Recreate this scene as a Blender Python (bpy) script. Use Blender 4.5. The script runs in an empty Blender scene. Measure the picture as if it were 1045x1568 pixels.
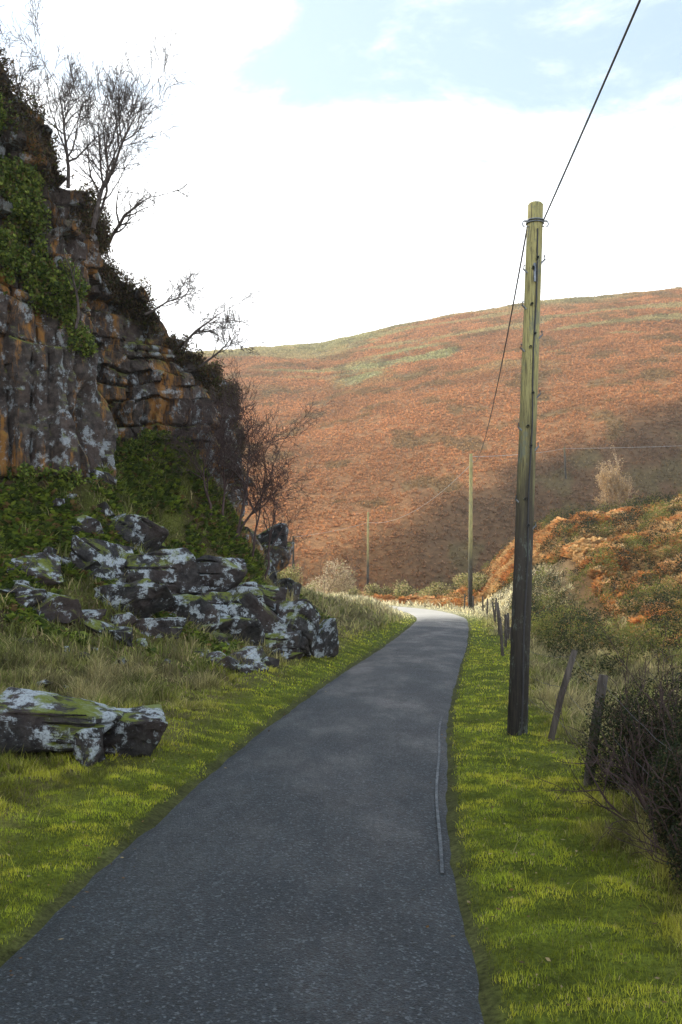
import bpy, math, numpy as np
from mathutils import Vector
rng=np.random.default_rng(7)
sc=bpy.context.scene
# ---------------------------------------------------------------- noise
def _h(ix,iy,iz):
    with np.errstate(over='ignore'):
        n=(ix.astype(np.int64)*374761393+iy.astype(np.int64)*668265263+iz.astype(np.int64)*2147483647)&0xffffffff
        n=((n^(n>>13))*1274126177)&0xffffffff
        n=((n^(n>>16))*2246822519)&0xffffffff
        n=n^(n>>15)
    return (n&0xffffff)/float(0xffffff)
def vn(x,y,z=0.0):
    x,y,z=np.broadcast_arrays(np.asarray(x,float),np.asarray(y,float),np.asarray(z,float))
    fx,fy,fz=np.floor(x),np.floor(y),np.floor(z)
    tx,ty,tz=x-fx,y-fy,z-fz
    tx=tx*tx*(3-2*tx);ty=ty*ty*(3-2*ty);tz=tz*tz*(3-2*tz)
    r=0
    for a in (0,1):
        for b in (0,1):
            for c in (0,1):
                w=(tx if a else 1-tx)*(ty if b else 1-ty)*(tz if c else 1-tz)
                r=r+w*_h(fx+a,fy+b,fz+c)
    return r
def fbm(x,y,z=0.0,o=4):
    s=0;a=.5;t=0
    x=np.asarray(x,float);y=np.asarray(y,float);z=np.asarray(z,float)
    for i in range(o):
        s=s+a*vn(x+i*17.3,y+i*9.1,z+i*5.7);t+=a;a*=.5;x=x*2.03;y=y*2.03;z=z*2.03
    return s/t
def S(a,b,x):
    t=np.clip((x-a)/(b-a),0,1);return t*t*(3-2*t)
def lerp(a,b,t):
    return a+(b-a)*t
# ---------------------------------------------------------------- polylines
def catmull(P,step):
    P=np.array(P,float);out=[]
    n=len(P)
    for i in range(n-1):
        p0=P[max(i-1,0)];p1=P[i];p2=P[i+1];p3=P[min(i+2,n-1)]
        k=max(2,int(np.linalg.norm((p2-p1)[:2])/step))
        for j in range(k):
            t=j/k
            out.append(.5*((2*p1)+(-p0+p2)*t+(2*p0-5*p1+4*p2-p3)*t*t+(-p0+3*p1-3*p2+p3)*t**3))
    out.append(P[-1]);return np.array(out)
def pdist(x,y,P):
    best=np.full(x.shape,1e18);side=np.zeros(x.shape);arc=np.zeros(x.shape);L=0
    for i in range(len(P)-1):
        ax,ay=P[i][:2];bx,by=P[i+1][:2];dx,dy=bx-ax,by-ay;l2=dx*dx+dy*dy;l=math.sqrt(l2)
        t=np.clip(((x-ax)*dx+(y-ay)*dy)/l2,0,1)
        ex=x-ax-t*dx;ey=y-ay-t*dy;d=ex*ex+ey*ey
        m=d<best
        best=np.where(m,d,best);side=np.where(m,np.sign(ex*dy-ey*dx),side);arc=np.where(m,L+t*l,arc);L+=l
    return np.sqrt(best),side,arc
ROADP=[(-1.1,-60),(-1.0,-20),(-.86,0),(-.64,6.2),(-.45,9.2),(0.0,13.85),(.60,18.9),(1.78,27.3),(3.2,36.9),(5.3,53),(6.15,62),(6.0,72),(4.4,82),(1.5,90),(-4,97),(-12,102),(-30,108),(-60,114),(-150,135)]
ROAD=catmull(ROADP,1.0)
ROADC=catmull(ROADP,3.0)
HW=1.53
# cliff foot: x,y,foot height,top height
FOOT=np.array([(-45,-60,3,15),(-40,-10,3,16),(-28,10,3.5,18),(-16,19,4,17.8),(-12,22.5,4.4,17.3),(-9.5,25,4.9,16.3),(-8.1,26,4.9,15.0),(-6.9,26.8,5,13.2),
(-6.6,28.5,5.5,13.0),(-7.6,30.3,6,13.6),(-8.0,31.5,6.5,13.6),(-6.5,32.4,6.8,11.8),(-5.1,33.2,7,10.4),(-4.7,35,6.3,10),(-4.7,42,5,10),(-5.3,50,3,10),(-7,60,2,9),(-16,68,2,8),(-40,76,2,8),(-300,86,2,8)],float)
seg=np.hypot(np.diff(FOOT[:,0]),np.diff(FOOT[:,1]));ARC=np.concatenate([[0],np.cumsum(seg)])
POLY=np.vstack([FOOT[:,:2],[(-300,-60)]])
def inside(x,y):
    r=np.zeros(x.shape,bool);n=len(POLY);j=n-1
    for i in range(n):
        xi,yi=POLY[i];xj,yj=POLY[j]
        if yi!=yj:
            r^=((yi>y)!=(yj>y))&(x<(xj-xi)*(y-yi)/(yj-yi)+xi)
        j=i
    return r
def info(x,y):
    d,s,_=pdist(x,y,ROADC)
    return d,s          # s<0 : left of travel, s>0 right
TX=([-5,10,20,55,120],[2.5,10,15.5,30,43])
def moss(x,y): return fbm(x*3.9,y*4.6,18.1,4)
def H(x,y,full=False):
    x=np.asarray(x,float);y=np.asarray(y,float)
    rd,rs=info(x,y)
    e=np.maximum(rd-HW,0)
    left=rs<0
    D,_,ar=pdist(x,y,FOOT)
    ins=inside(x,y)
    zf=np.interp(ar,ARC,FOOT[:,2]);zt=np.interp(ar,ARC,FOOT[:,3])
    r=D/(D+e+1e-6)
    n1=fbm(x*.35,y*.35,3.3,3)-.5;n2=fbm(x*1.6,y*1.6,8.1,3)-.5;n4=moss(x,y)-.5
    f=np.interp(r,[0,.2,.4,.6,.8,1],[1,.62,.33,.15,.05,0])
    near=S(0,1.2,e)
    far=S(110,125,y)
    lump=near*n2*.17+.12*n4*S(0,.4,e)
    zl=zf*f*(1-far)+near*n1*.7*S(1,5,e)+lump
    zl=zl+.75*S(.5,3,e)*S(42,58,y)*(1-S(78,92,y))
    zin=zf+(zt-.4-zf)*S(1.5,2.6,D)+.25*np.clip(D-2.6,0,40)+n1*1.5*S(2.6,5,D)
    zl=np.where(ins,zin,zl)
    # right side
    zr=lump-.55*S(1.4,3.5,e)*(1-S(35,55,y))+.5*n1*S(2,6,e)
    zr=zr+.16*np.clip(x-9,0,40)*S(14,40,y)*(1-S(60,80,y))*.7
    bench=(5.9+.13*np.clip(x-14,0,80))*S(9.5,16,x)*S(46,77,y)*(1-.85*S(80,108,y))
    zr=zr+bench+bench*.12*(fbm(x*.12,y*.12,1.2,3)-.5)*2
    zr=zr+.8*(fbm(x*.35,y*.35,41.,3)-.5)*S(8,13,x)*S(30,50,y)
    zz=np.where(left,zl,zr)
    # far hill
    T=np.interp(x,*TX)+5*(fbm(x*.03,y*.03,4.4,2)-.5)
    y0=112+ .02*x
    steep=.70*(y-y0)
    yt=y0+T/.70
    hz=np.where(steep<T,steep,T+.4*(y-yt))
    zrg=67.5+.205*(x+30)+2*np.sin(x*.03)
    cap=zrg-.06*(y-262)
    k=7
    hh=np.clip(.5+.5*(cap-hz)/k,0,1);hz2=lerp(cap,hz,hh)-k*hh*(1-hh)
    hz2=hz2+(fbm(x*.016,y*.016,9.9,3)-.5)*6*S(120,170,y)*(1-.6*S(220,260,y))
    hz2=hz2+(fbm(x*.12,y*.12,2.9,3)-.5)*1.3*S(115,135,y)
    hillw=S(106,114,y)
    zz=lerp(zz,np.maximum(hz2,zz*.3)+.3,hillw)
    # road bed
    bed=1-S(HW-.15,HW+.12,rd)
    zz=(zz+.03)*(1-bed)+(-.05)*bed
    if full: return zz,rd,rs,D,ins,T,hz
    return zz
def hillcol(x,y,z):
    n=fbm(x*.03,y*.05,5.,5);m=fbm(x*.11,y*.11,7.,4)
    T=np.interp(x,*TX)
    rust=np.array([.54,.265,.115]);heath_shade=np.array([.115,.075,.045]);grn=np.array([.48,.46,.22])
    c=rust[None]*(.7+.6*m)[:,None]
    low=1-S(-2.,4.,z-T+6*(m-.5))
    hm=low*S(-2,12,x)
    c=lerp(c,heath_shade[None]*(.5+1.1*m)[:,None],(hm*.78)[:,None])  # dark heather, with the lower slope's shade painted into its colour
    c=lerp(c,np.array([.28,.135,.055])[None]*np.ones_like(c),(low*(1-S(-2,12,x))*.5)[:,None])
    zr=67.5+.205*(x+30)
    top=S(-12,-1,z-zr+20*(n-.5))
    c=lerp(c,grn[None]*np.ones_like(c),(top*.8)[:,None])
    el=1.3-((x-14)/16)**2-((y-222)/17)**2
    pt=np.clip(el*1.5,0,1)*S(.42,.5,fbm(x*.06,y*.13,15.,3))
    pt=np.maximum(pt,.7*S(.57,.63,fbm(x*.03,y*.10,18.,3))*S(40,50,z))
    c=lerp(c,grn[None]*np.ones_like(c),(np.clip(pt,0,1)*.95)[:,None])
    pk=S(.60,.68,fbm(x*.2,y*.2,25.,3))
    c=lerp(c,np.array([.20,.18,.08])[None]*np.ones_like(c),(pk*.5)[:,None])
    return c
# ---------------------------------------------------------------- mesh helper
def mk(name,V,F,mat,col=None,smooth=False,F4=None,parent=None):
    V=np.asarray(V,np.float32);me=bpy.data.meshes.new(name)
    F=np.asarray(F if F is not None else np.zeros((0,3)),np.int32).reshape(-1,3)
    loops=F.ravel();st=np.arange(len(F))*3;tot=np.full(len(F),3)
    if F4 is not None:
        F4=np.asarray(F4,np.int32).reshape(-1,4)
        st=np.concatenate([st,len(loops)+np.arange(len(F4))*4]);tot=np.concatenate([tot,np.full(len(F4),4)])
        loops=np.concatenate([loops,F4.ravel()])
    me.vertices.add(len(V));me.vertices.foreach_set('co',V.ravel())
    me.loops.add(len(loops));me.loops.foreach_set('vertex_index',loops.astype(np.int32))
    me.polygons.add(len(st));me.polygons.foreach_set('loop_start',st.astype(np.int32))
    try: me.polygons.foreach_set('loop_total',tot.astype(np.int32))
    except Exception: pass
    me.update(calc_edges=True);me.validate()
    if col is not None:
        a=me.attributes.new('Col','FLOAT_COLOR','POINT')
        c=np.ones((len(V),4),np.float32);c[:,:3]=col;a.data.foreach_set('color',c.ravel())
    me.polygons.foreach_set('use_smooth',np.full(len(me.polygons),smooth))
    me.materials.append(mat)
    ob=bpy.data.objects.new(name,me);sc.collection.objects.link(ob)
    if parent: ob.parent=parent
    return ob
# ---------------------------------------------------------------- materials
class NT:
    def __init__(s,name):
        s.m=bpy.data.materials.new(name);s.m.use_nodes=True;s.t=s.m.node_tree;s.t.nodes.clear()
        s.out=s.n('ShaderNodeOutputMaterial')
    def n(s,t,**k):
        x=s.t.nodes.new(t)
        for a,b in k.items(): setattr(x,a,b)
        return x
    def l(s,a,b): s.t.links.new(a,b)
    def noise(s,scale,detail=5,rough=.6,vec=None,sc3=None):
        x=s.n('ShaderNodeTexNoise');x.inputs['Scale'].default_value=scale;x.inputs['Detail'].default_value=detail;x.inputs['Roughness'].default_value=rough
        v=vec or s.pos()
        if sc3:
            mp=s.n('ShaderNodeMapping');mp.inputs['Scale'].default_value=sc3;s.l(v,mp.inputs[0]);v=mp.outputs[0]
        s.l(v,x.inputs['Vector']);return x.outputs[0]
    def pos(s):
        if not hasattr(s,'_p'): s._p=s.n('ShaderNodeTexCoord').outputs['Object']
        return s._p
    def mr(s,v,a,b,c=0,d=1):
        x=s.n('ShaderNodeMapRange');x.interpolation_type='SMOOTHSTEP'
        for i,q in enumerate((a,b,c,d)): x.inputs[1+i].default_value=q
        s.l(v,x.inputs[0]);return x.outputs[0]
    def mix(s,f,a,b,mode='MIX'):
        x=s.n('ShaderNodeMix',data_type='RGBA',blend_type=mode)
        for sock,v in ((x.inputs[0],f),(x.inputs[6],a),(x.inputs[7],b)):
            if isinstance(v,(int,float)): sock.default_value=v
            elif isinstance(v,tuple): sock.default_value=(*v,1)
            else: s.l(v,sock)
        return x.outputs[2]
    def math(s,op,a,b):
        x=s.n('ShaderNodeMath',operation=op)
        for i,v in enumerate((a,b)):
            if isinstance(v,(int,float)): x.inputs[i].default_value=v
            else: s.l(v,x.inputs[i])
        return x.outputs[0]
    def bsdf(s,col,rough=.8,spec=.3,bump=None,bs=.5,bd=.02,metal=0):
        b=s.n('ShaderNodeBsdfPrincipled')
        for k,v in (('Base Color',col),('Roughness',rough),('Specular IOR Level',spec),('Metallic',metal)):
            if isinstance(v,(int,float)): b.inputs[k].default_value=v
            elif isinstance(v,tuple): b.inputs[k].default_value=(*v,1)
            else: s.l(v,b.inputs[k])
        if bump is not None:
            u=s.n('ShaderNodeBump');u.inputs['Strength'].default_value=bs;u.inputs['Distance'].default_value=bd
            s.l(bump,u.inputs['Height']);s.l(u.outputs[0],b.inputs['Normal'])
        s.l(b.outputs[0],s.out.inputs[0]);return b
def foliage(name,trans=.4,rough=.6,spec=.25):
    t=NT(name);a=t.n('ShaderNodeAttribute',attribute_name='Col')
    b=t.bsdf(a.outputs['Color'],rough,spec)
    tr=t.n('ShaderNodeBsdfTranslucent');t.l(a.outputs['Color'],tr.inputs[0])
    mx=t.n('ShaderNodeMixShader');mx.inputs[0].default_value=trans
    t.l(b.outputs[0],mx.inputs[1]);t.l(tr.outputs[0],mx.inputs[2]);t.l(mx.outputs[0],t.out.inputs[0])
    return t.m
M_fol=foliage('foliage');M_grass=foliage('grass_blades',.45,.5,.35)
t=NT('terrain_soil');a=t.n('ShaderNodeAttribute',attribute_name='Col').outputs['Color']
n1=t.noise(1.3,8,.7);n2=t.noise(22,4,.7)
c=t.mix(1.0,a,t.mix(t.mr(n1,.3,.7),(.6,.6,.6),(1.35,1.35,1.3)),'MULTIPLY')
c=t.mix(1.0,c,t.mix(t.mr(n2,.3,.7),(.5,.5,.5),(1.35,1.35,1.3)),'MULTIPLY')
t.bsdf(c,.95,.1,t.math('ADD',n1,t.math('MULTIPLY',n2,.2)),.8,.25);M_ter=t.m
# asphalt
t=NT('asphalt')
p1=t.noise(.8,7,.7);p3=t.noise(3.2,6,.7);pc=t.noise(.5,5,.65,sc3=(1.6,.6,1))
agg=t.n('ShaderNodeTexVoronoi');agg.inputs['Scale'].default_value=58;t.l(t.pos(),agg.inputs['Vector'])
ag2=t.n('ShaderNodeTexVoronoi');ag2.inputs['Scale'].default_value=120;t.l(t.pos(),ag2.inputs['Vector'])
p2=t.noise(26,5,.8)
c=t.mix(t.mr(p1,.32,.7),(.007,.013,.020),(.025,.038,.050))
c=t.mix(t.mr(p3,.48,.72,0,.7),c,(.014,.019,.025))
c=t.mix(t.mr(p3,.30,.46,.7,0),c,(.052,.070,.084))
c=t.mix(t.mr(pc,.50,.70,0,.55),c,(.075,.095,.112))
sp=t.n('ShaderNodeSeparateColor');t.l(agg.outputs['Color'],sp.inputs[0])
sp2=t.n('ShaderNodeSeparateColor');t.l(ag2.outputs['Color'],sp2.inputs[0])
c=t.mix(t.mr(sp2.outputs[1],.3,1.,0,.45),c,(.08,.105,.13))
c=t.mix(t.mr(sp.outputs[0],.80,.98,0,.65),c,(.20,.235,.265))
c=t.mix(t.mr(p2,.46,.60,0,.9),c,(.005,.007,.010))
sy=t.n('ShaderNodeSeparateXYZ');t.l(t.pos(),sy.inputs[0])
glare=t.mr(t.math('ADD',sy.outputs[1],t.math('MULTIPLY',p1,12)),59,73,0,.97)
c=t.mix(glare,c,(.72,.68,.60))  # low-sun glare on the far bend painted into the asphalt colour
ro=t.mr(pc,.35,.7,.70,.42)
t.bsdf(c,ro,.5,t.math('ADD',agg.outputs['Distance'],t.math('MULTIPLY',p2,1.7)),1.0,.022);M_road=t.m
t=NT('worn_white_paint');n=t.noise(3,7,.9);nn=t.noise(45,3,.7)
t.bsdf(t.mix(t.math('MULTIPLY',t.mr(n,.40,.62),t.mr(nn,.42,.56,.2,.6)),(.03,.038,.046),(.30,.32,.34)),.7,.3);M_line=t.m
def rockmat(name,lich=.5,och=.5,moss_=.5,base=(.055,.045,.042),base2=(.13,.10,.085),wlo=.52,olo=.5,lsc=2.2,up=0.):
    t=NT(name)
    n1=t.noise(.8,6,.65);n2=t.noise(5,7,.75);n3=t.noise(lsc,8,.75);n4=t.noise(.9,7,.8,sc3=(1.4,1.4,.25));nf=t.noise(30,4,.8)
    g=t.n('ShaderNodeNewGeometry');sx=t.n('ShaderNodeSeparateXYZ');t.l(g.outputs['Normal'],sx.inputs[0])
    c=t.mix(t.mr(n2,.35,.7),base,base2)
    c=t.mix(t.mr(n1,.4,.65,0,.4),c,(.09,.055,.045))
    c=t.mix(t.mr(n4,olo,olo+.1,0,och),c,(.40,.185,.04))
    n3b=t.math('ADD',n3,t.math('MULTIPLY',sx.outputs[2],up))
    wl=t.math('MULTIPLY',t.mr(n3b,wlo,wlo+.06),t.mr(nf,.35,.55,.4,1))
    c=t.mix(t.math('MULTIPLY',wl,lich),c,(.44,.49,.53))
    ms=t.math('MULTIPLY',t.mr(sx.outputs[2],.2,.75),t.mr(t.noise(1.7,5,.7),.48,.58))
    c=t.mix(t.math('MULTIPLY',ms,moss_),c,(.16,.19,.02))
    t.bsdf(c,.85,.3,t.math('ADD',n2,t.math('MULTIPLY',nf,.25)),.9,.08)
    return t.m
M_cliff=rockmat('cliff_sandstone',.7,.8,.85,(.030,.026,.026),(.13,.105,.092),.53,.505)
M_bould=rockmat('lichen_boulder_stone',1.,.08,.9,(.014,.0145,.017),(.07,.066,.066),.53,.58,2.3,.05)
def simple(name,c1,c2,scale,rough=.8,spec=.3,sc3=None,bs=.5,bd=.01,metal=0):
    t=NT(name);n=t.noise(scale,6,.7,sc3=sc3)
    t.bsdf(t.mix(t.mr(n,.3,.7),c1,c2),rough,spec,n,bs,bd,metal);return t.m
M_bark=simple('bark',(.04,.03,.026),(.13,.105,.095),8)
M_twig=simple('twig_bark',(.05,.032,.032),(.11,.07,.065),8)
M_post=simple('weathered_post',(.03,.024,.02),(.12,.10,.085),14,sc3=(1,1,.15))
M_metal=simple('galvanised_metal',(.18,.2,.22),(.35,.37,.4),20,.45,.5,metal=.7)
M_wire=simple('wire',(.03,.03,.035),(.05,.05,.055),20,.5,.4)
M_wireL=simple('aluminium_wire',(.35,.35,.35),(.5,.5,.5),20,.4,.5)
# pole timber : creosote base, algae higher up; sunlit yellow of the top painted in
t=NT('pole_timber');g=t.n('ShaderNodeSeparateXYZ');t.l(t.pos(),g.inputs[0])
n=t.noise(3,6,.7,sc3=(3,3,.25));nb=t.noise(25,5,.7,sc3=(2,2,.08));nq=t.noise(5,6,.8,sc3=(1,1,.4))
hgt=t.math('ADD',g.outputs[2],t.math('MULTIPLY',t.math('SUBTRACT',n,.5),4.0))
c=t.mix(t.mr(hgt,.3,3.2),(.014,.012,.011),(.055,.047,.040))
c=t.mix(t.mr(hgt,2.8,6.2),c,(.48,.43,.18))
c=t.mix(t.mr(nb,.45,.62,0,.7),c,(.05,.042,.03))
c=t.mix(t.mr(nq,.54,.62,0,.6),c,(.16,.19,.16))
c=t.mix(t.mr(nq,.34,.42,.5,0),c,(.045,.036,.028))
t.bsdf(c,.75,.3,nb,.8,.015);M_pole=t.m
# ---------------------------------------------------------------- terrain
nx,ny=660,720
u=np.linspace(-1,1,nx);xs=6*np.sinh(u*5.3)
vmin=-math.asinh(70/6);vmax=math.asinh(880/6)
ys=9+6*np.sinh(np.linspace(vmin,vmax,ny))
X,Y=np.meshgrid(xs,ys);X=X.ravel();Y=Y.ravel()
Z,rd,rs,D,ins,T,hz=H(X,Y,True)
e=np.maximum(rd-HW,0);left=rs<0
def groundcol(x,y,z,e,left,D,ins):
    n=fbm(x*.5,y*.5,1.1,4);n2=fbm(x*2.,y*2.,6.1,3)
    green=np.array([.11,.135,.02]);tan=np.array([.15,.12,.055]);br=np.array([.07,.05,.03])
    w=np.where(left,S(.5,1.8,e+1.2*(n-.5)),S(1.1,2.2,e+1.2*(n-.5)))
    c=lerp(green[None]*np.ones((len(x),3)),tan[None]*(.6+.8*n2)[:,None],w[:,None])
    tal=(left&~ins)*S(3,7,e)*(1-S(45,60,y))
    c=lerp(c,lerp(green,br,S(.4,.6,n)[:,None])*.8,(tal*.8)[:,None])
    c=np.where(ins[:,None],(np.array([.06,.04,.025])[None]*(.6+.9*n2)[:,None]),c)
    ben=np.where(left,0,S(4,8,e)*S(38,50,y)+0)
    c=lerp(c,np.array([.20,.10,.042])[None]*(.5+1.0*n2)[:,None],(ben*.95)[:,None])
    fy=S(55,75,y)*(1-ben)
    c=lerp(c,np.array([.66,.6,.42])[None]*np.ones_like(c),(fy*.8)[:,None])  # sunlight at the far bend put into the ground colour
    dirt=(1-S(.0,.12,e))*(y<55)
    c=lerp(c,np.array([.07,.065,.035])[None]*np.ones_like(c),(dirt*.7)[:,None])
    hw=S(106,116,y)
    return lerp(c,hillcol(x,y,z)*.65,hw[:,None])
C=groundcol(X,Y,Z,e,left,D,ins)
ii=np.arange(nx*ny).reshape(ny,nx)
F4=np.stack([ii[:-1,:-1],ii[:-1,1:],ii[1:,1:],ii[1:,:-1]],-1).reshape(-1,4)
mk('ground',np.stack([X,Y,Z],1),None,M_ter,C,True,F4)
# ---------------------------------------------------------------- road
R=catmull(ROADP,.25);tg=np.gradient(R,axis=0);tg/=np.linalg.norm(tg,axis=1)[:,None];nr=np.stack([tg[:,1],-tg[:,0]],1)
arc=np.concatenate([[0],np.cumsum(np.linalg.norm(np.diff(R,axis=0),axis=1))])
ncol=15;q=np.linspace(-1,1,ncol)
def ej(s): return HW+.10*(fbm(arc*.5,0*arc,s,3)-.5)*1.6+.16*(fbm(arc*3.1,0*arc,s+3,3)-.5)
eL=ej(2.);eR=ej(22.)
off=np.where(q[None]<0,q[None]*eL[:,None],q[None]*eR[:,None])
RX=R[:,0:1]+nr[:,0:1]*off;RY=R[:,1:2]+nr[:,1:2]*off
def rz(x,y,o): return .035*(1-(np.abs(o)/1.5)**2)+.02*(fbm(x*.6,y*.6,3.,2)-.5)
RZ=rz(RX,RY,off)
RZ[:,0]-=.05;RZ[:,-1]-=.05
ii=np.arange(RX.size).reshape(RX.shape)
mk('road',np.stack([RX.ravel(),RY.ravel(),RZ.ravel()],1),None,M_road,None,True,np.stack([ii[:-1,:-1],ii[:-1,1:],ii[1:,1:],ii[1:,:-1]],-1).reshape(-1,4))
m=(R[:,1]>8.0)&(R[:,1]<17.5);k=np.where(m)[0];V=[]
for i in k:
    for o in (1.335,1.365):
        o2=o+.012*math.sin(arc[i]*1.3)
        px,py=R[i,0]+nr[i,0]*o2,R[i,1]+nr[i,1]*o2
        V.append((px,py,float(rz(np.array([px]),np.array([py]),np.array([o2]))[0])+.005))
n=len(k);mk('road_edge_line',V,None,M_line,None,True,[(2*i,2*i+1,2*i+3,2*i+2) for i in range(n-1)])
# ---------------------------------------------------------------- cliff
i0,i1=2,17
P=[];
for i in range(i0,i1+1): P.append(FOOT[i])
P=np.array(P);sg=np.concatenate([[0],np.cumsum(np.hypot(np.diff(P[:,0]),np.diff(P[:,1])))])
U=np.arange(0,sg[-1],.075)
CP=np.stack([np.interp(U,sg,P[:,j]) for j in range(4)],1)
kk=np.ones(11)/11
for j in range(2):
    pad=np.pad(CP[:,j],5,mode='edge');CP[:,j]=np.convolve(pad,kk,'valid')
tg=np.gradient(CP[:,:2],axis=0)
for j in range(2): tg[:,j]=np.convolve(np.pad(tg[:,j],12,mode='edge'),np.ones(25)/25,'valid')
tg/=np.linalg.norm(tg,axis=1)[:,None];NN=np.stack([tg[:,1],-tg[:,0]],1)
nr_=230;v=np.linspace(0,1,nr_)
topn=CP[:,3]+1.1*(fbm(U*.5,0*U,4.,4)-.5)
zb=CP[:,2]-1.6
ZZ=zb[:,None]+(topn-zb)[:,None]*v[None]
UU=np.repeat(U[:,None],nr_,1)
b2=(CP[:,1]>28.8)[:,None]&np.ones_like(ZZ,bool)
def blocks(u,z,thick,seed,wb=.3,wv=.6,wz=.5,wu=.28,dip=.03,clo=.38):
    bounds=np.concatenate([[0],np.cumsum(thick)])
    zz=z+wz*(fbm(u*.35,z*.2,seed,3)-.5)*2+dip*u
    bi=np.searchsorted(bounds,zz)-1;bi=np.clip(bi,0,len(thick)-1)
    th=np.array(thick)[bi];fz=(zz-bounds[bi])/th
    w=wb+wv*_h(bi,bi*0+3,bi*0+seed)*np.minimum(1,.5+th*.35)
    uu=(u+wu*(fbm(u*.9,z*.9,seed+1,3)-.5)*2)/w+_h(bi,bi*0+9,bi*0+seed)*10
    ci=np.floor(uu);fu=uu-ci
    r=_h(ci,bi,bi*0+seed);r2=_h(ci,bi,bi*0+seed+50);r3=_h(ci,bi,bi*0+seed+90)
    d=(r-.5)*.55+(fu-.5)*(r2-.5)*.45+(fz-.5)*(r3-.6)*.35+(_h(bi,bi*0+1,bi*0+seed)-.5)*.35
    eu=np.minimum(fu,1-fu)*w;ez=np.minimum(fz,1-fz)*th
    cm=S(clo,clo+.2,fbm(u*.7,z*.7,seed+7,3))
    d-=(.24*np.exp(-(eu/.045)**2)+.16*np.exp(-(ez/.035)**2))*cm
    return d
rA=np.random.default_rng(3)
thA=[2.0,3.4,3.9,1.1]+list(rA.uniform(.25,.9,60));thB=list(np.random.default_rng(8).choice([.22,.3,.45,.8,1.3,1.7],60))
dA=blocks(UU,ZZ,thA,5,.4,.7,.4,.2,.02,.28);dB=blocks(UU,ZZ,thB,11,.35,1.1,.75,.5,.06)
DD=np.where(b2,dB,dA)
big=(fbm(UU*.22,ZZ*.18,31.,3)-.5)*2.2+.6*(fbm(UU*.9,ZZ*.6,33.,4)-.5)*2
ov=np.where(b2,.5*S(.1,.75,v)[None]-.25,0)      # far buttress overhangs
DD=.0+DD+big+ov-.35*v[None]+.16*(fbm(UU*3.5,ZZ*3.5,8.,4)-.5)
DD=np.maximum(DD,-1.1)
CX=CP[:,0:1]+NN[:,0:1]*DD;CY=CP[:,1:2]+NN[:,1:2]*DD
# cap
nc=26;w=np.linspace(0,1,nc+1)[1:]
inn=DD[:,-1:]-w[None]*4.4
kx=CP[:,0:1]+NN[:,0:1]*inn;ky=CP[:,1:2]+NN[:,1:2]*inn
kz=topn[:,None]+.10*w[None]*4-1.9*S(.6,1,w)[None]+.9*(fbm(kx*.9,ky*.9,3.,4)-.5)*np.minimum(1,w*4)[None]+.15*np.sin(w*3)[None]
GX=np.concatenate([CX,kx],1);GY=np.concatenate([CY,ky],1);GZ=np.concatenate([ZZ,kz],1)
ii=np.arange(GX.size).reshape(GX.shape)
mk('cliff',np.stack([GX.ravel(),GY.ravel(),GZ.ravel()],1),None,M_cliff,None,False,np.stack([ii[:-1,:-1],ii[1:,:-1],ii[1:,1:],ii[:-1,1:]],-1).reshape(-1,4))
# ---------------------------------------------------------------- leaf mass builder
def leaves(name,P,size,cols,mat=M_fol,flat=0.,aspect=.5,parent=None,up=0.):
    n=len(P);size=np.broadcast_to(size,(n,))*rng.uniform(.6,1.4,n)
    a=rng.normal(size=(n,3));a[:,2]=a[:,2]*(1-flat)+up;a/=np.linalg.norm(a,axis=1)[:,None]
    b=rng.normal(size=(n,3));b[:,2]*=(1-flat);b-=a*np.sum(a*b,1)[:,None];b/=np.linalg.norm(b,axis=1)[:,None]
    a=a*size[:,None];b=b*size[:,None]*aspect
    V=np.stack([P-a*.5,P+b*.5,P+a*.5,P-b*.5],1).reshape(-1,3)
    F=np.arange(4*n).reshape(-1,4)
    return mk(name,V,None,mat,np.repeat(cols,4,0),False,F,parent)
def palette(n,cols,w,var=.3):
    c=np.array(cols)[rng.choice(len(cols),n,p=np.array(w)/sum(w))]
    return c*rng.uniform(1-var,1+var,(n,1))
def blob(c,r,n,shell=.5):
    d=rng.normal(size=(n,3));d/=np.linalg.norm(d,axis=1)[:,None]
    rr=rng.uniform(shell,1,n)**.7
    lump=.72+.5*fbm(d[:,0]*2.2+c[0],d[:,1]*2.2+c[1],d[:,2]*2.2,3)
    return np.array(c)[None]+d*(rr*lump)[:,None]*np.array(r)[None]
# ivy + ledge vegetation on cliff
cv=np.stack([GX.ravel(),GY.ravel(),GZ.ravel()],1)
nrm=np.repeat(NN,GX.shape[1],0)
def ell(c,r): return np.sum(((cv-np.array(c))/np.array(r))**2,1)
nz=fbm(cv[:,0]*1.1+cv[:,1],cv[:,2]*1.1,3.,4)
vis=(cv[:,0]>-13)&(cv[:,1]<40)
wt=np.zeros(len(cv))
for c,r in [((-8.6,25.6,12.2),(.9,1.6,1.2)),((-7.4,26.2,10.1),(1.1,1.5,.9)),((-8.3,25.6,10.8),(.6,1.5,1.1)),((-6.9,26.5,9.0),(.6,1.2,.9)),((-9.3,25,14),(1.0,1.5,.8)),((-8.2,25.5,4.4),(3.5,1.8,.9)),((-6.3,32.4,6.6),(2.,1.5,.6))]:
    wt=np.maximum(wt,np.clip(1.4-ell(c,r),0,1)*S(.41,.54,nz))
wt*=vis
p=wt/wt.sum();idx=rng.choice(len(cv),46000,p=p)
Pv=cv[idx].copy()
Pv[:,:2]+=nrm[idx]*rng.uniform(0,.6,(len(idx),1))*wt[idx][:,None];Pv+=rng.normal(0,.05,Pv.shape)
leaves('ivy',Pv,.09,palette(len(idx),[(.06,.10,.02),(.14,.20,.035),(.25,.30,.05),(.16,.12,.045)],[3,4,3,1.5]),aspect=.8)
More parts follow.
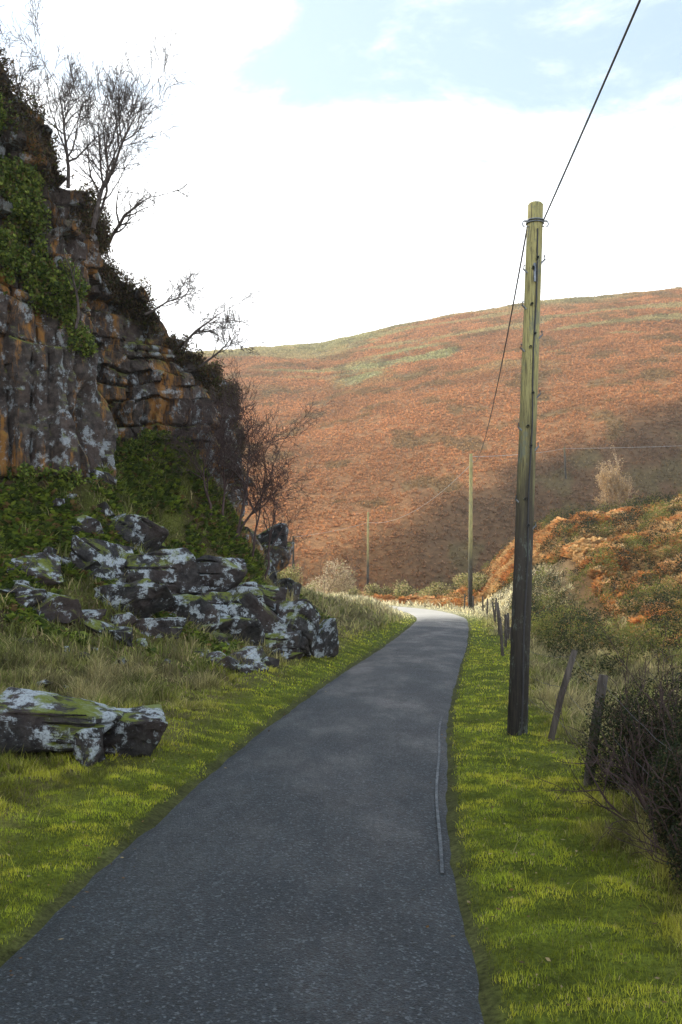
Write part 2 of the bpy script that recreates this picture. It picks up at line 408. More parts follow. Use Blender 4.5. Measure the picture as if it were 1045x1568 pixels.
# heather fringe on top
iscap2=np.tile(np.arange(GX.shape[1])>=nr_-30,len(U))
wt=iscap2*((cv[:,0]>-13)&(cv[:,1]<56))*S(.35,.55,nz)*1.0
p=wt/wt.sum();idx=rng.choice(len(cv),100000,p=p)
Pv=cv[idx].copy();Pv[:,2]+=rng.uniform(-.25,.38,len(idx))*S(.4,.6,nz[idx]);Pv[:,:2]+=nrm[idx]*rng.uniform(0,.3,(len(idx),1));Pv+=rng.normal(0,.06,Pv.shape)
leaves('heather',Pv,.12,palette(len(idx),[(.05,.034,.022),(.10,.068,.035),(.08,.09,.022),(.17,.11,.05)],[4,3,2,1]),aspect=.3,up=.5)
# ---------------------------------------------------------------- tubes / trees
class Tubes:
    def __init__(s): s.V=[];s.F=[];s.n=0
    def add(s,pts,rad,sides=5,cap=False):
        pts=np.array(pts,float);m=len(pts);rad=np.broadcast_to(rad,(m,))
        t=np.gradient(pts,axis=0);t/=np.linalg.norm(t,axis=1)[:,None]+1e-9
        ref=np.array([0,0,1.]) if abs(t[0][2])<.8 else np.array([1.,0,0])
        a=np.cross(t,ref);a/=np.linalg.norm(a,axis=1)[:,None]+1e-9;b=np.cross(t,a)
        an=np.arange(sides)*2*math.pi/sides
        ring=pts[:,None]+rad[:,None,None]*(np.cos(an)[None,:,None]*a[:,None]+np.sin(an)[None,:,None]*b[:,None])
        s.V.append(ring.reshape(-1,3))
        i=np.arange(m-1)[:,None]*sides;j=np.arange(sides)[None];j2=(j+1)%sides
        f=np.stack([i+j,i+j2,i+sides+j2,i+sides+j],-1).reshape(-1,4)+s.n
        s.F.append(f);s.n+=m*sides
        if cap:
            c=np.arange(sides)
            s.V.append(pts[-1:]);base=s.n-sides
            q=np.stack([base+c,base+(c+1)%sides,np.full(sides,s.n),np.full(sides,s.n)],-1)
            s.T=getattr(s,'T',[]);s.T.append(q[:,:3]);s.n+=1
    def obj(s,name,mat,parent=None,smooth=True):
        T=np.concatenate(s.T) if hasattr(s,'T') else None
        return mk(name,np.concatenate(s.V),T,mat,None,smooth,np.concatenate(s.F),parent)
def grow(tb,p,d,L,r,lev,R_,maxlev=4,up=.12,nch=(6,5,4,3),ang=.75,rmin=.006,jit=.16,bend=None):
    k=5 if lev<2 else 4
    pts=[np.array(p)];d=np.array(d,float);d/=np.linalg.norm(d);dirs=[d]
    for i in range(k):
        d=d+R_.normal(0,jit,3)+np.array([0,0,up]);
        if bend is not None and lev==0: d=d+np.array(bend)
        d/=np.linalg.norm(d);pts.append(pts[-1]+d*L/k);dirs.append(d)
    rad=np.maximum(np.linspace(r,r*.35,k+1),rmin*.8)
    tb.add(pts,rad,6 if lev==0 else (4 if lev<2 else 3))
    if lev>=maxlev: return
    n=nch[lev]
    for i in range(n):
        tpos=R_.uniform(.25 if lev==0 else .15,1.0)
        if i==0: tpos=1
        f=tpos*k;j=min(int(f),k-1);q=pts[j]+(pts[j+1]-pts[j])*(f-j)
        dd=dirs[j+1];o=R_.normal(size=3);o-=dd*o.dot(dd);o/=np.linalg.norm(o)
        a=ang*R_.uniform(.6,1.2)*(.4 if i==0 else 1)
        nd=dd*math.cos(a)+o*math.sin(a)
        grow(tb,q,nd,L*R_.uniform(.45,.68)*(1.05-.35*tpos*(i>0)),max(r*(1-.6*tpos)*.62,rmin),lev+1,R_,maxlev,up*.8,nch,ang,rmin,jit*1.15)
def gz(x,y): return float(H(np.array([x]),np.array([y]))[0])
def tree(name,base,dirv,L,r,seed,mat=M_bark,**k):
    tb=Tubes();grow(tb,base,dirv,L,r,0,np.random.default_rng(seed),**k);return tb.obj(name,mat)
tree('birch_tree',(-7.4,27,13.0),(-.05,0,1),2.7,.055,1,nch=(11,7,6,3),up=.13,ang=.68,rmin=.006,jit=.12)
tree('birch_tree',(-6.8,27.3,12.0),(.08,0,1),3.1,.065,32,nch=(13,7,6,3),up=.13,ang=.68,rmin=.006,jit=.12)
tree('birch_tree',(-6.8,27.6,12.3),(.35,0,1),2.2,.045,3,nch=(8,6,5,3),up=.10,ang=.65,rmin=.006)
tree('birch_tree',(-8.6,27,15.0),(-.2,0,1),1.4,.03,4,nch=(7,6,4,3),up=.12,rmin=.006)
tree('birch_tree',(-7.9,26.6,14.2),(-.5,0,1),1.5,.03,14,nch=(7,6,4,3),up=.12,rmin=.006)
tree('hawthorn_tree',(-7.4,31.5,12.9),(.45,-.2,.7),1.9,.07,5,nch=(7,5,4,2),up=.03,bend=(.12,0,0),rmin=.008)
tree('hawthorn_tree',(-6.4,32.4,11.0),(.6,-.1,.7),1.5,.045,6,nch=(8,5,4,3),up=.05,rmin=.008)
tree('hawthorn_tree',(-5.2,33,10.1),(.6,-.2,.6),1.6,.05,16,nch=(8,5,4,3),up=.05,rmin=.008)
tree('hawthorn_tree',(-4.7,33,9.4),(.5,-.2,.3),1.4,.045,19,nch=(8,5,4,3),up=.05,rmin=.008)
tree('hawthorn_tree',(-6.9,25.9,8.9),(.05,-.15,1),1.9,.04,17,nch=(5,3,2,1),up=.06)
for i,(x,y,L,dx) in enumerate([(-3.9,32.7,3.0,.1),(-3.5,33.0,2.9,.25),(-3.0,33.3,2.8,.4),(-2.6,33.6,2.5,.3),(-3.5,32.9,3.2,.0),(-4.2,32.3,2.6,-.1)]):
    tree('hawthorn_shrub',(x,y,gz(x,y)-.1),(dx,-.1,1),L,.05,20+i,mat=M_twig,nch=(8,6,5,3),up=.07,ang=.75,rmin=.0068)
# golden tree on the bank
bx,by=21.4,78.0;tb=Tubes();Rg=np.random.default_rng(40);gb=gz(bx,by)
for i in range(3): grow(tb,(bx+.1*i,by,gb-.1),(-.12+.12*i,0,1),2.5,.09,0,Rg,nch=(12,6,5,2),up=.2,ang=.5,rmin=.018)
M_gold=simple('pale_birch_bark',(.35,.25,.16),(.55,.42,.28),8)
gt=tb.obj('larch_tree',M_gold)
tv=np.concatenate(tb.V);tv=tv[tv[:,2]>gb+1.0];idx=rng.choice(len(tv),8500)
leaves('leaves',tv[idx]+rng.normal(0,.1,(8500,3)),.11,palette(8500,[(.7,.5,.26),(.55,.38,.18),(.75,.6,.4)],[3,2,1]),parent=gt)
# ---------------------------------------------------------------- boulders
def rock(name,c,dim,seed,rot=0,tilt=0,mat=M_bould,npts=13,sub=3,rough=.035,add=True):
    import bmesh
    r=np.random.default_rng(seed);bm=bmesh.new()
    for i in range(npts):
        p=r.uniform(-1,1,3);p/=np.max(np.abs(p))**.8+1e-6;p*=r.uniform(.85,1)
        bm.verts.new(Vector((p[0]*dim[0]/2,p[1]*dim[1]/2,p[2]*dim[2]/2)))
    g=bmesh.ops.convex_hull(bm,input=bm.verts);bmesh.ops.delete(bm,geom=[v for v in bm.verts if not v.link_faces],context='VERTS')
    bmesh.ops.bevel(bm,geom=list(bm.edges),offset=min(dim)*.025,segments=1,affect='EDGES',profile=.5)
    bmesh.ops.triangulate(bm,faces=bm.faces)
    for _ in range(sub): bmesh.ops.subdivide_edges(bm,edges=bm.edges,cuts=1,use_grid_fill=True)
    bmesh.ops.triangulate(bm,faces=bm.faces)
    co=np.array([v.co for v in bm.verts]);bm.normal_update();no=np.array([v.normal for v in bm.verts])
    sc_=1.6/max(dim)
    dz=(fbm(co[:,0]*2.4*sc_*1.5+seed,co[:,1]*2.4*sc_*1.5,co[:,2]*5*sc_,4)-.5)*2*rough*max(dim)
    st=np.abs(((co[:,2]/dim[2]*4+co[:,0]/dim[0]*1.3+seed*.3)%1)-.5)*2
    dz-=.045*max(dim)*np.exp(-(st/.10)**2)*(fbm(co[:,0]*1.5+seed,co[:,1]*1.5,co[:,2]*.0,2)>.45)
    co=co+no*dz[:,None]
    ca,sa=math.cos(rot),math.sin(rot);ct,st_=math.cos(tilt),math.sin(tilt)
    x,y,z=co.T;x,z=x*ct-z*st_,x*st_+z*ct;x,y=x*ca-y*sa,x*sa+y*ca
    co=np.stack([x+c[0],y+c[1],z+c[2]],1);F=np.array([[v.index for v in f.verts] for f in bm.faces]) if not bm.verts.index_update() else 0
    bm.free()
    if add: return mk(name,co,F,mat)
    return co,F
B=[ # x,y,center height,dims, rot,tilt
(-4.2,27.0,2.35,(3.4,2.0,1.4),.2,.12),(-5.6,26.8,2.2,(1.8,1.3,1.5),.5,-.3),(-2.9,27.0,1.6,(2.4,1.5,1.3),-.3,.2),
(-2.1,26.9,1.1,(3.0,1.8,1.9),.3,-.2),(-1.2,27.0,1.0,(2.1,1.5,1.8),.9,-.35),(-3.7,26.1,1.2,(2.6,1.3,1.3),.1,.1),
(-4.8,25.6,1.1,(2.3,1.2,1.6),.6,.2),(-5.9,24.9,1.2,(2.0,1.2,1.7),.2,-.4),(-2.9,25.8,.5,(2.2,1.1,1.1),-.2,.0),
(-4.1,24.9,.6,(2.2,1.0,1.1),.4,.1),(-5.2,23.7,.8,(2.7,1.2,1.6),-.2,.2),(-1.8,26.2,.4,(2.0,1.1,1.),.2,.1),(-3.4,25.1,.4,(1.6,1.0,.8),.5,.1),
(-.6,28.0,.6,(1.4,1.2,1.3),.3,.2),(-2.3,28.0,1.8,(1.6,1.3,1.0),.6,-.2),(-7.2,23.4,1.5,(1.5,1,.9),.4,.2),(-6.4,22.4,1.0,(1.4,.9,.9),.1,-.2),(-4.4,23.6,.4,(1.5,.9,.8),.5,.15)]
for i,(x,y,z,dm,ro_,ti) in enumerate(B):
    rock('boulder',(x,y,max(z,gz(x,y)+dm[2]*.1)),dm,100+i,ro_,ti,sub=4)
# near boulders
rock('boulder',(-3.75,12.6,.62),(2.1,1.5,.95),201,.1,.06,sub=4);rock('boulder',(-3.0,12.1,.38),(.55,.5,.5),202,.6,.2);rock('boulder',(-2.75,12.9,.42),(1.0,.8,.75),203,.3,-.1)
# outcrop under the shrubs
for i,(x,y,z,dm,ti) in enumerate([(-2.8,36,3.8,(1.9,1.5,1.4),.1),(-3.5,35.5,3.6,(2.0,1.6,1.4),-.1),(-2.4,36,3.0,(1.7,1.5,1.6),.1),(-3.0,35.2,2.4,(2.2,1.6,1.5),0),(-3.9,34.4,3.4,(2.0,1.5,1.5),.2),(-3.9,33.6,2.5,(2.2,1.4,1.5),-.1),(-2.1,35.7,1.7,(1.7,1.5,1.4),.2),(-2.8,34.8,1.6,(2.2,1.5,1.3),.1),(-4.6,33.2,3.8,(1.7,1.4,1.5),.1)]):
    rock('rock_outcrop',(x,y,z),dm,300+i,i*.7,ti,mat=M_cliff if i%3 else M_bould,npts=15)
# small scattered rocks
Vs=[];Fs=[];n0=0
Rr=np.random.default_rng(77)
for i in range(125):
    if i<95: x=Rr.uniform(-7.5,-1);y=Rr.uniform(22,28.5)
    else: x=Rr.uniform(-7,-2.5);y=Rr.uniform(11,22)
    dd,ss=info(np.array([x]),np.array([y]))
    if dd[0]<HW+1.2+.6*(i>95) or inside(np.array([x]),np.array([y]))[0]: continue
    s_=Rr.uniform(.2,.75)*(.45 if i>=95 else 1)
    co,F=rock('',(x,y,gz(x,y)+s_*.12),(s_*1.4,s_,s_*.7),400+i,Rr.uniform(0,3),Rr.uniform(-.3,.3),sub=1,add=False)
    Vs.append(co);Fs.append(F+n0);n0+=len(co)
mk('scattered_rocks',np.concatenate(Vs),np.concatenate(Fs),M_bould)
# ---------------------------------------------------------------- grass
def blades(name,x,y,z,h,w,col,lean=.5,mat=M_grass):
    n=len(x);az=rng.uniform(0,2*math.pi,n);la=rng.uniform(0,2*math.pi,n);lm=np.abs(rng.normal(0,lean,n))*h
    bx,by=np.cos(az)*w*.5,np.sin(az)*w*.5
    lx,ly=np.cos(la)*lm,np.sin(la)*lm
    V=np.empty((n,5,3))
    V[:,0]=np.stack([x-bx,y-by,z-.01],1);V[:,1]=np.stack([x+bx,y+by,z-.01],1)
    V[:,2]=np.stack([x-bx*.7+lx*.35,y-by*.7+ly*.35,z+h*.55],1);V[:,3]=np.stack([x+bx*.7+lx*.35,y+by*.7+ly*.35,z+h*.55],1)
    V[:,4]=np.stack([x+lx,y+ly,z+h*.95],1)
    b=np.arange(n)[:,None]*5
    F=np.concatenate([b+[0,1,3],b+[0,3,2],b+[2,3,4]])
    return mk(name,V.reshape(-1,3),F,mat,np.repeat(col,5,0),False)
bands=[(3.5,8,130000,.0042,1),(8,12,130000,.0058,1),(12,20,130000,.010,1),(20,35,120000,.018,1.1),(35,75,90000,.045,1.2),(75,112,35000,.09,1.4)]
allx=[];ally=[];allw=[];allk=[]
for a,b,n,w,hs in bands:
    y=rng.uniform(a,b,n*2);x=rng.uniform(-1,1,n*2)*(.5*b+1)
    m=np.abs(x)<.47*y+1.2;x=x[m][:n];y=y[m][:n]
    allx.append(x);ally.append(y);allw.append(np.full(len(x),w));allk.append(np.full(len(x),hs))
x=np.concatenate(allx);y=np.concatenate(ally);w=np.concatenate(allw);hs=np.concatenate(allk)
z,rd,rs,D,ins,_,_=H(x,y,True);e=rd-HW;left=rs<0
keep=(e>.22*fbm(x*3,y*3,4.,4)-.10)&(~ins)&~((~left)&(e>6)&(y>48))&((e>.06)|(rng.random(len(x))<.6))
x,y,w,hs,z,e,left,D=[q[keep] for q in (x,y,w,hs,z,e,left,D)]
n1=fbm(x*.6,y*.6,1.1,3);n2=fbm(x*2.6,y*2.6,2.1,3);n3=fbm(x*1.3,y*1.3,12.,3);n4=moss(x,y)
rough=np.where(left,S(.7,2.2,e+1.7*(n1-.5)),S(1.1,2.0,e+1.2*(n1-.5)))
rough=np.where(y>40,np.maximum(rough,S(.3,1.2,e)),rough)
tuft=S(.45,.68,n2)
h=lerp((.012+.026*rng.random(len(x)))*(.4+1.3*n4),(.05+.24*tuft)*(.5+rng.random(len(x))),rough)*hs
h=np.where((rng.random(len(x))<.010)&(e>.4),h+.13,h)
green=np.array([[.27,.31,.024]])*(.6+.8*n3)[:,None];yel=np.array([[.52,.46,.05]]);tan=np.array([[.38,.31,.16]]);ol=np.array([[.16,.185,.036]])
c=lerp(green,yel,(S(.46,.72,n4*.5+n2*.5)*.7)[:,None])
rc=lerp(ol,tan,(S(.38,.64,n1*.6+n2*.4)*.7)[:,None])
tal=(left)*S(3,6,e)
rc=lerp(rc,np.array([[.16,.20,.03]])*np.ones_like(rc),(tal*.75)[:,None])
c=lerp(c,rc,rough[:,None])
fy=S(50,68,y);c=lerp(c,np.array([[.82,.74,.5]])*np.ones_like(c),(fy*.8)[:,None])  # far blades paled, sunlight painted into their colour
dead=(rng.random(len(x))<.05+.16*rough);c=np.where(dead[:,None],tan,c)
c=c*rng.uniform(.55,1.45,(len(x),1))*(.5+1.0*S(.3,.68,n4))[:,None]  # shade in the hollows painted into blade colour, cushion tops brighter
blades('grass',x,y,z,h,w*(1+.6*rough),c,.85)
# fallen leaves and straw on the verge and road margin
n=1500;y=4+rng.random(n)**1.5*26;x=rng.uniform(-.4,.4,n)*y;z,rd,rs,D,ins,_,_=H(x,y,True)
m=(rd>HW-.35)&(~ins)&((rd>HW)|(rng.random(n)<.5));x,y,z,rd=x[m],y[m],z[m],rd[m]
zz_=np.where(rd<HW+.1,.018,z+.03)
leaves('fallen_leaves',np.stack([x,y,zz_],1),.028+.001*y,palette(len(x),[(.22,.12,.05),(.36,.27,.14),(.12,.07,.035)],[3,3,2]),flat=.85,aspect=.55)
# ---------------------------------------------------------------- bracken
def fronds(name,x,y,z,size,col,nf=6):
    n=len(x);V=[];C_=[]
    for i in range(nf):
        az=rng.uniform(0,2*math.pi,n);s=size*rng.uniform(.6,1.2,n);el=rng.uniform(.15,1.1,n)
        dx,dy=np.cos(az),np.sin(az);w=s*.28
        tip=np.stack([x+dx*s*np.cos(el)*.8,y+dy*s*np.cos(el)*.8,z+s*np.sin(el)*.8],1)
        c0=np.stack([x,y,z+.0*s],1);md=(tip*.6+c0*.4);md[:,2]+=s*.12
        pr=np.stack([-dy*w,dx*w,rng.uniform(-.3,.3,n)*w],1)
        V.append(np.stack([c0,md+pr,tip,md-pr],1));C_.append(col*rng.uniform(.65,1.35,(n,1)))
    V=np.stack(V,1).reshape(-1,3);C_=np.repeat(np.stack(C_,1).reshape(-1,3),4,0)
    return mk(name,V,None,M_fol,C_,False,np.arange(len(V)).reshape(-1,4))
n=170000;y=112+rng.random(n)**.8*180;x=rng.uniform(-.36,.5,n)*y+rng.uniform(-8,8,n)
z=H(x,y);cl=fbm(x*.35,y*.35,3.,3);m=rng.random(n)<S(.3,.6,cl)+.3
x,y,z=x[m],y[m],z[m]
hc=hillcol(x,y,z)
fronds('bracken_hillside',x,y,z,.42+.28*(y-112)/180*rng.uniform(.7,1.2,len(x)),hc,4)
n=220000;y=rng.uniform(36,112,n);x=rng.uniform(-.05,.5,n)*y+rng.uniform(-2,3,n)
z,rd,rs,D,ins,_,_=H(x,y,True);cl=fbm(x*.9,y*.9,8.,4)
m=(rs>0)&(rd>HW+3+4*(1-S(60,80,y)))&(rng.random(n)<.2+S(.36,.56,cl));x,y,z,cl=x[m],y[m],z[m],cl[m]
cc2=fbm(x*.8,y*.8,1.,4)
bc=lerp(np.array([[.54,.25,.08]]),np.array([[.66,.46,.22]]),S(.38,.68,cc2)[:,None])*(.5+.95*cl)[:,None]
fronds('bracken',x,y,z+.4*S(.45,.65,cl)*rng.random(len(x)),(.28+.003*y)*(.6+.8*cl),bc,5)
# gorse thicket on the valley side : one irregular mass
n=620000;y=rng.uniform(24,106,n);x=rng.uniform(.12,.5,n)*y+rng.uniform(-2,3,n)
mk_=fbm(x*.5,y*.5,61.,4);zn=S(.495,.56,mk_+.04*S(26,34,y)*(1-S(60,68,y))+.06*S(95,104,y)-.05*S(66,74,y)*(1-S(86,94,y)))
rd,rs=info(x,y)
m=(rs>0)&(rd>HW+2.5)&(zn>.05);x,y,zn=x[m],y[m],zn[m]
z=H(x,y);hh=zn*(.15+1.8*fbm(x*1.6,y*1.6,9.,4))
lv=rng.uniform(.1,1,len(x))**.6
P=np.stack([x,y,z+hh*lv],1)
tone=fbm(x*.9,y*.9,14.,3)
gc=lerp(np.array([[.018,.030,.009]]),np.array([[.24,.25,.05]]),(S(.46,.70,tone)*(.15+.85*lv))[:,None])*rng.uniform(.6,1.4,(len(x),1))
br_=rng.random(len(x))<.08;gc=np.where(br_[:,None],np.array([[.30,.17,.06]]),gc)
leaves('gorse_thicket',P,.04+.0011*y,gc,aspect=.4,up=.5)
# ---------------------------------------------------------------- bushes
def bush(name,x,y,r,h,cols,w,n=3500,leaf=.08,zc=None,twigs=True,seed=1):
    zz=gz(x,y) if zc is None else zc
    P=[];k=7;Rb=np.random.default_rng(seed)
    for i in range(k):
        a=Rb.uniform(0,6.28);q=Rb.uniform(.1,.65)*r;rr=r*Rb.uniform(.35,.6);hh=h*Rb.uniform(.3,.5)
        P.append(blob((x+q*math.cos(a),y+q*math.sin(a),zz+hh*Rb.uniform(.7,1.4)),(rr,rr,hh),n//k,.35))
    P=np.concatenate(P);P=P[P[:,2]>zz-.1]
    cm=palette(len(P),cols,w,.35)
    ob=leaves('foliage',P,leaf,cm,aspect=.45,up=.4)
    e_=bpy.data.objects.new(name,None);sc.collection.objects.link(e_);ob.parent=e_
    if twigs:
        tb=Tubes()
        for i in range(6): grow(tb,(x+Rb.normal(0,r*.2),y+Rb.normal(0,r*.2),zz-.05),(Rb.normal(0,.35),Rb.normal(0,.35),1),h*.7,.012+h*.004,0,Rb,maxlev=2,nch=(5,4,2),rmin=.003+.0001*y)
        tb.obj('branches',M_twig,e_)
    return e_
for i,(x,y,r,h) in enumerate([(3.4,10.9,.75,1.75),(3.9,10.0,.8,1.6),(3.15,9.3,.6,1.45),(3.1,8.3,.55,1.2),(3.9,8.8,.8,1.5),(2.8,7.3,.45,.95),(4.1,11.5,.9,1.6),(4.8,10.5,1,1.7),(3.5,7.2,.7,1.3),(2.95,7.9,.5,1.15)]):
    bush('bramble_bush',x,y,r,h,[(.020,.030,.013),(.045,.06,.018),(.12,.085,.05),(.07,.045,.03)],[4,3.5,1.2,1.5],22000,.032,seed=500+i)
for i,(x,y,r,h,nm) in enumerate([(-.5,76,2.2,3.0,'hazel_shrub'),(-4,80,1.8,2.6,'gorse_bush'),(1.2,98,1.7,2.0,'gorse_bush'),(3.8,99,1.8,2.1,'gorse_bush'),(6.3,97,1.9,2.0,'gorse_bush'),(9,93,1.8,2.0,'gorse_bush'),(12,88,2,2.0,'gorse_bush'),(11.6,81,1.5,1.6,'gorse_bush'),(-8,92,2.4,2.4,'gorse_bush'),(-2.5,86,1.2,1.6,'gorse_bush')]):
    if nm=='hazel_shrub': bush(nm,x,y,r,h,[(.66,.54,.38),(.5,.38,.24),(.42,.4,.2)],[3,2,1],5000,.13,seed=600+i)
    else: bush(nm,x,y,r,h,[(.26,.28,.07),(.6,.55,.24),(.66,.5,.26),(.1,.1,.04)],[3,3,2,2],3600,.06+.0011*y,seed=600+i)
# ferns / clumps on talus
n=36000;y=rng.uniform(21,40,n);x=rng.uniform(-10,0,n);z,rd,rs,D,ins,_,_=H(x,y,True)
m=(~ins)&(rs<0)&(rd>HW+2.3)&(fbm(x*.9,y*.9,44.,3)>.47)&(D<7);x,y,z=x[m],y[m],z[m]
tc=palette(len(x),[(.10,.15,.03),(.23,.29,.04),(.22,.14,.06),(.07,.10,.025)],[4,4,1,2])
fronds('fern_clumps',x,y,z,.25,tc,5)
# ---------------------------------------------------------------- poles
def pole(base,top,rb,rt,main=False):
    e_=bpy.data.objects.new('utility_pole',None);sc.collection.objects.link(e_);e_.location=base
    b=np.array([0,0,-.3]);tp=np.array(top)-np.array(base)
    tb=Tubes();k=14
    pts=[b+(tp-b)*i/k for i in range(k+1)]
    tb.add(pts,np.linspace(rb,rt,k+1)*(1+.02*np.sin(np.arange(k+1)*2.1)),20)
    tb.add([tp,tp+np.array([0,0,.03])],[rt,rt*.8],20,cap=True)
    o=tb.obj('timber_shaft',M_pole,e_)
    if main:
        def at(h): return b+(tp-b)*((h-b[2])/(tp[2]-b[2]))
        hb=Tubes()
        c=at(tp[2]-.28)
        for zo in (0,.035):
            an=np.linspace(0,2*math.pi,25);hb.add([(c[0]+math.cos(a)*(rt+.012),c[1]+math.sin(a)*(rt+.012),c[2]+zo) for a in an],.012,5)
        for sx in (-1,1):
            q=c+np.array([sx*(rt+.03),-.02,0])
            an=np.linspace(0,2*math.pi,13);hb.add([(q[0]+math.cos(a)*.05,q[1]-.02,q[2]-.02+math.sin(a)*.05) for a in an],.010,5)
        hb.add([c+np.array([-.17,-.05,.02]),c+np.array([.17,-.05,.02])],.014,6)
        for hh,ss in ((7.25,1),(7.1,-1),(6.55,-1),(6.1,1),(5.9,-1),(5.2,1),(4.7,-1),(4.4,1),(3.6,-1),(3.2,1)):
            q=at(hh);hb.add([q+np.array([ss*.03,-rt-.06,0]),q+np.array([ss*.03,-rt+.02,0])],.022,6,cap=True)
            hb.add([q+np.array([ss*.1,-.07,-.06]),q+np.array([ss*.16,-.07,.0]),q+np.array([ss*.15,-.07,.06])],.014,5)
        q=at(7.05);hb.add([q+np.array([0,-rt-.02,-.16]),q+np.array([0,-rt-.02,.12])],.022,4,cap=True)
        hb.obj('pole_hardware',M_metal,e_)
        cb=Tubes()
        cb.add([at(h)+np.array([.03+.01*math.sin(h*3),-(rb+(rt-rb)*h/tp[2])-.008,0]) for h in np.linspace(.0,7.7,30)],.012,5)
        cb.obj('down_lead',M_wire,e_)
    return e_
b1=(2.66,15.1,0.0);t1=(2.97,15.2,8.1);pole(b1,t1,.155,.118,True)
b2=(9.35,72,gz(9.35,72));t2=(9.4,72,11.4);pole(b2,t2,.17,.12)
b3=(2.95,110,gz(2.95,110));t3=(3,110,9.7);pole(b3,t3,.15,.11)
x4,y4=30.6,135.5;b4=(x4,y4,gz(x4,y4));t4=(x4-.2,y4,20.3);pole(b4,t4,.15,.11)
b5=(-5.6,117,gz(-5.6,117));t5=(-5.6,117,7.4);pole(b5,t5,.14,.1)
b6=(.35,-32,0);t6=(.35,-32,8.3);pole(b6,t6,.155,.12)
b7=(62,126,gz(62,126));t7=(62,126,20.5);pole(b7,t7,.15,.11)
def wire(a,b,sag,r,mat=M_wire,name='overhead_wire'):
    a=np.array(a,float);b=np.array(b,float);s=np.linspace(0,1,40)
    p=a[None]+(b-a)[None]*s[:,None];p[:,2]-=4*sag*s*(1-s)
    tb=Tubes();tb.add(p,r,5);return tb.obj(name,mat)
wire((3.08,15.15,7.85),(.35,-32,8.1),.45,.012)
wire((2.86,15.25,7.82),(9.35,72,11.2),1.6,.014)
wire((9.35,72,10.6),(3,110,8.6),1.3,.014,M_wireL)
wire((9.35,72,11.2),(x4-.2,y4,t4[2]-.2),.2,.02,M_wireL)
wire((x4-.2,y4,t4[2]-.2),(62,126,t7[2]-.2),.3,.022,M_wireL)
wire((3,110,8.6),(-5.6,117,t5[2]-.1),.2,.014,M_wireL)
# fence
fp=Tubes();fw=Tubes();pl=[]
def post(x,y,h,lx,ly,r=.05):
    z0=gz(x,y);tb=fp;tb.add([(x,y,z0-.2),(x+lx*.5,y+ly*.5,z0+h*.5),(x+lx,y+ly,z0+h)],[r*1.05,r,r*.92],7,cap=True);pl.append([(x+lx*f,y+ly*f,z0+h*f) for f in (.3,.6,.93)])
post(2.75,7.4,.9,.1,0);post(2.78,11.3,1.25,.2,.0,.06);post(3.02,14.6,1.35,.42,.05,.05)
Rf=np.random.default_rng(5)
fi=catmull(ROADP,.5);tgf=np.gradient(fi,axis=0);tgf/=np.linalg.norm(tgf,axis=1)[:,None]
last=18.2
for i in range(len(fi)):
    if fi[i,1]>last and fi[i,1]<73 and i<len(fi) and tgf[i,1]>.2:
        o=HW+1.35+.25*Rf.normal()*.5;post(fi[i,0]+tgf[i,1]*o,fi[i,1]-tgf[i,0]*o,Rf.uniform(1.05,1.3),Rf.normal(0,.09),Rf.normal(0,.09),.05);last+=Rf.uniform(3.2,4.4)
for a,b in zip(pl[:-1],pl[1:]):
    for k in range(3):
        s=np.linspace(0,1,12);A=np.array(a[k]);B_=np.array(b[k]);p=A[None]+(B_-A)[None]*s[:,None];p[:,2]-=.25*s*(1-s)+.01*np.sin(s*30);fw.add(p,.0035,4)
fe=bpy.data.objects.new('wire_fence',None);sc.collection.objects.link(fe)
fp.obj('posts',M_post,fe);fw.obj('strands',M_wire,fe)
# ---------------------------------------------------------------- haze (thin humid air in the valley)
hm_=bpy.data.materials.new('valley_haze');hm_.use_nodes=True;ht=hm_.node_tree;ht.nodes.clear()
ho=ht.nodes.new('ShaderNodeOutputMaterial');hv=ht.nodes.new('ShaderNodeVolumeScatter')
hv.inputs['Color'].default_value=(1,.95,.88,1);hv.inputs['Density'].default_value=.0006;hv.inputs['Anisotropy'].default_value=.6
ht.links.new(hv.outputs[0],ho.inputs['Volume'])
x0,x1,y0_,y1,z0,z1=-250,300,-40,420,-5,110
mk('valley_haze',[(x0,y0_,z0),(x1,y0_,z0),(x1,y1,z0),(x0,y1,z0),(x0,y0_,z1),(x1,y0_,z1),(x1,y1,z1),(x0,y1,z1)],None,hm_,None,False,[(0,3,2,1),(4,5,6,7),(0,1,5,4),(1,2,6,5),(2,3,7,6),(3,0,4,7)])
# ---------------------------------------------------------------- world / light / camera
EL=math.radians(28);AZ=math.radians(48)   # azimuth: left of +Y
w=bpy.data.worlds.new('World');sc.world=w;w.use_nodes=True;nt=w.node_tree;nt.nodes.clear()
out=nt.nodes.new('ShaderNodeOutputWorld');bg=nt.nodes.new('ShaderNodeBackground');bg.inputs[1].default_value=.15
sky=nt.nodes.new('ShaderNodeTexSky');sky.sky_type='NISHITA';sky.sun_disc=False;sky.sun_elevation=EL;sky.sun_rotation=-AZ;sky.air_density=1.0;sky.dust_density=.6
tc=nt.nodes.new('ShaderNodeTexCoord');sx=nt.nodes.new('ShaderNodeSeparateXYZ');nt.links.new(tc.outputs['Generated'],sx.inputs[0])
mp=nt.nodes.new('ShaderNodeMapping');mp.inputs['Scale'].default_value=(1,1,2.2);mp.inputs['Location'].default_value=(.35,.1,.2);nt.links.new(tc.outputs['Generated'],mp.inputs[0])
nz_=nt.nodes.new('ShaderNodeTexNoise');nz_.inputs['Scale'].default_value=4.0;nz_.inputs['Detail'].default_value=10;nz_.inputs['Roughness'].default_value=.6;nz_.inputs['Distortion'].default_value=.3;nt.links.new(mp.outputs[0],nz_.inputs['Vector'])
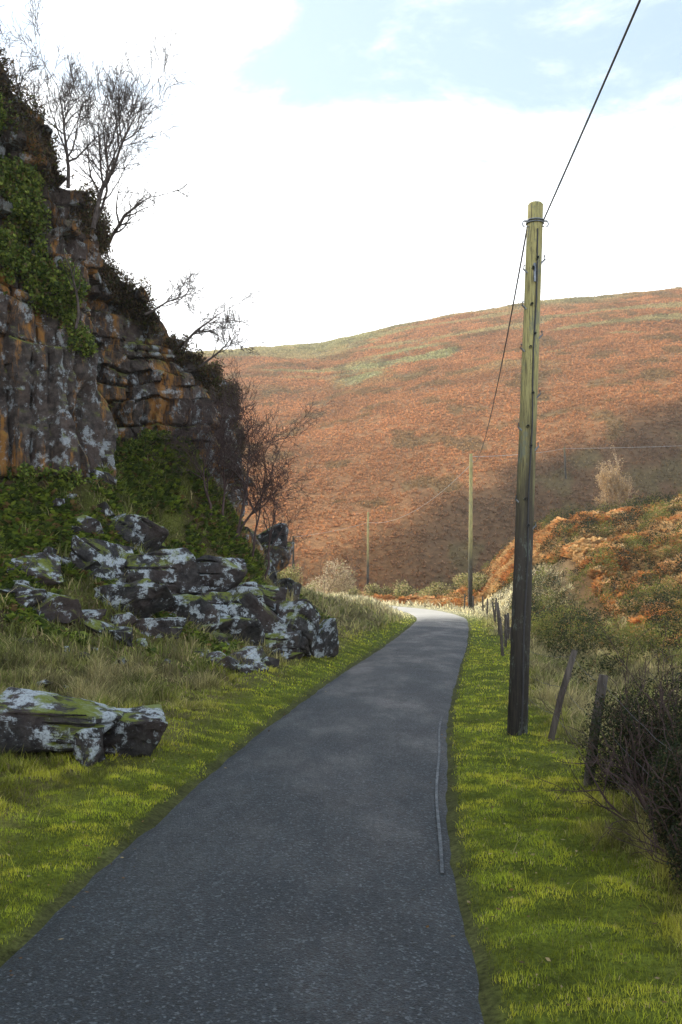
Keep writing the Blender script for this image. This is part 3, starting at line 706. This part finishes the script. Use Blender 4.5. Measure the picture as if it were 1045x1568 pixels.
def mrn(v,a,b,c,d):
    x=nt.nodes.new('ShaderNodeMapRange');x.interpolation_type='SMOOTHSTEP'
    for i,q in enumerate((a,b,c,d)): x.inputs[1+i].default_value=q
    nt.links.new(v,x.inputs[0]);return x.outputs[0]
def mth(op,a,b):
    x=nt.nodes.new('ShaderNodeMath');x.operation=op
    for i,v in enumerate((a,b)):
        if isinstance(v,(int,float)): x.inputs[i].default_value=v
        else: nt.links.new(v,x.inputs[i])
    return x.outputs[0]
low=mrn(sx.outputs[2],.26,.47,.34,0.)
lft=mrn(sx.outputs[0],-.25,.10,.09,0.)
rgt=mrn(sx.outputs[0],.10,.34,0.,.06)
ad=mth('SUBTRACT',mth('ADD',mth('ADD',nz_.outputs[0],low),lft),rgt)
cf=mrn(ad,.46,.76,0.,1)
def mixc(f,a,b):
    mx=nt.nodes.new('ShaderNodeMix');mx.data_type='RGBA'
    if isinstance(f,float): mx.inputs[0].default_value=f
    else: nt.links.new(f,mx.inputs[0])
    nt.links.new(a,mx.inputs[6]);mx.inputs[7].default_value=b;return mx.outputs[2]
veil=mixc(.30,sky.outputs[0],(10.2,12.8,14.6,1))     # thin high haze over the blue
cl_=mixc(cf,veil,(13.6,13.8,14.0,1))
nt.links.new(cl_,bg.inputs[0]);nt.links.new(bg.outputs[0],out.inputs[0])
sd=bpy.data.lights.new('sun','SUN');sd.energy=5;sd.angle=math.radians(.5);sd.color=(1,.90,.76)
so=bpy.data.objects.new('sun',sd);sc.collection.objects.link(so)
tosun=Vector((-math.sin(AZ)*math.cos(EL),math.cos(AZ)*math.cos(EL),math.sin(EL)))
so.rotation_euler=tosun.to_track_quat('Z','Y').to_euler()
cd=bpy.data.cameras.new('camera');cam=bpy.data.objects.new('camera',cd);sc.collection.objects.link(cam)
cd.sensor_fit='VERTICAL';cd.sensor_height=36;cd.lens=35;cd.shift_y=.065;cd.clip_end=3000
cam.location=(0,0,2.4);cam.rotation_euler=(math.radians(90),0,0);sc.camera=cam
sc.view_settings.view_transform='Standard';sc.view_settings.look='None';sc.view_settings.exposure=0
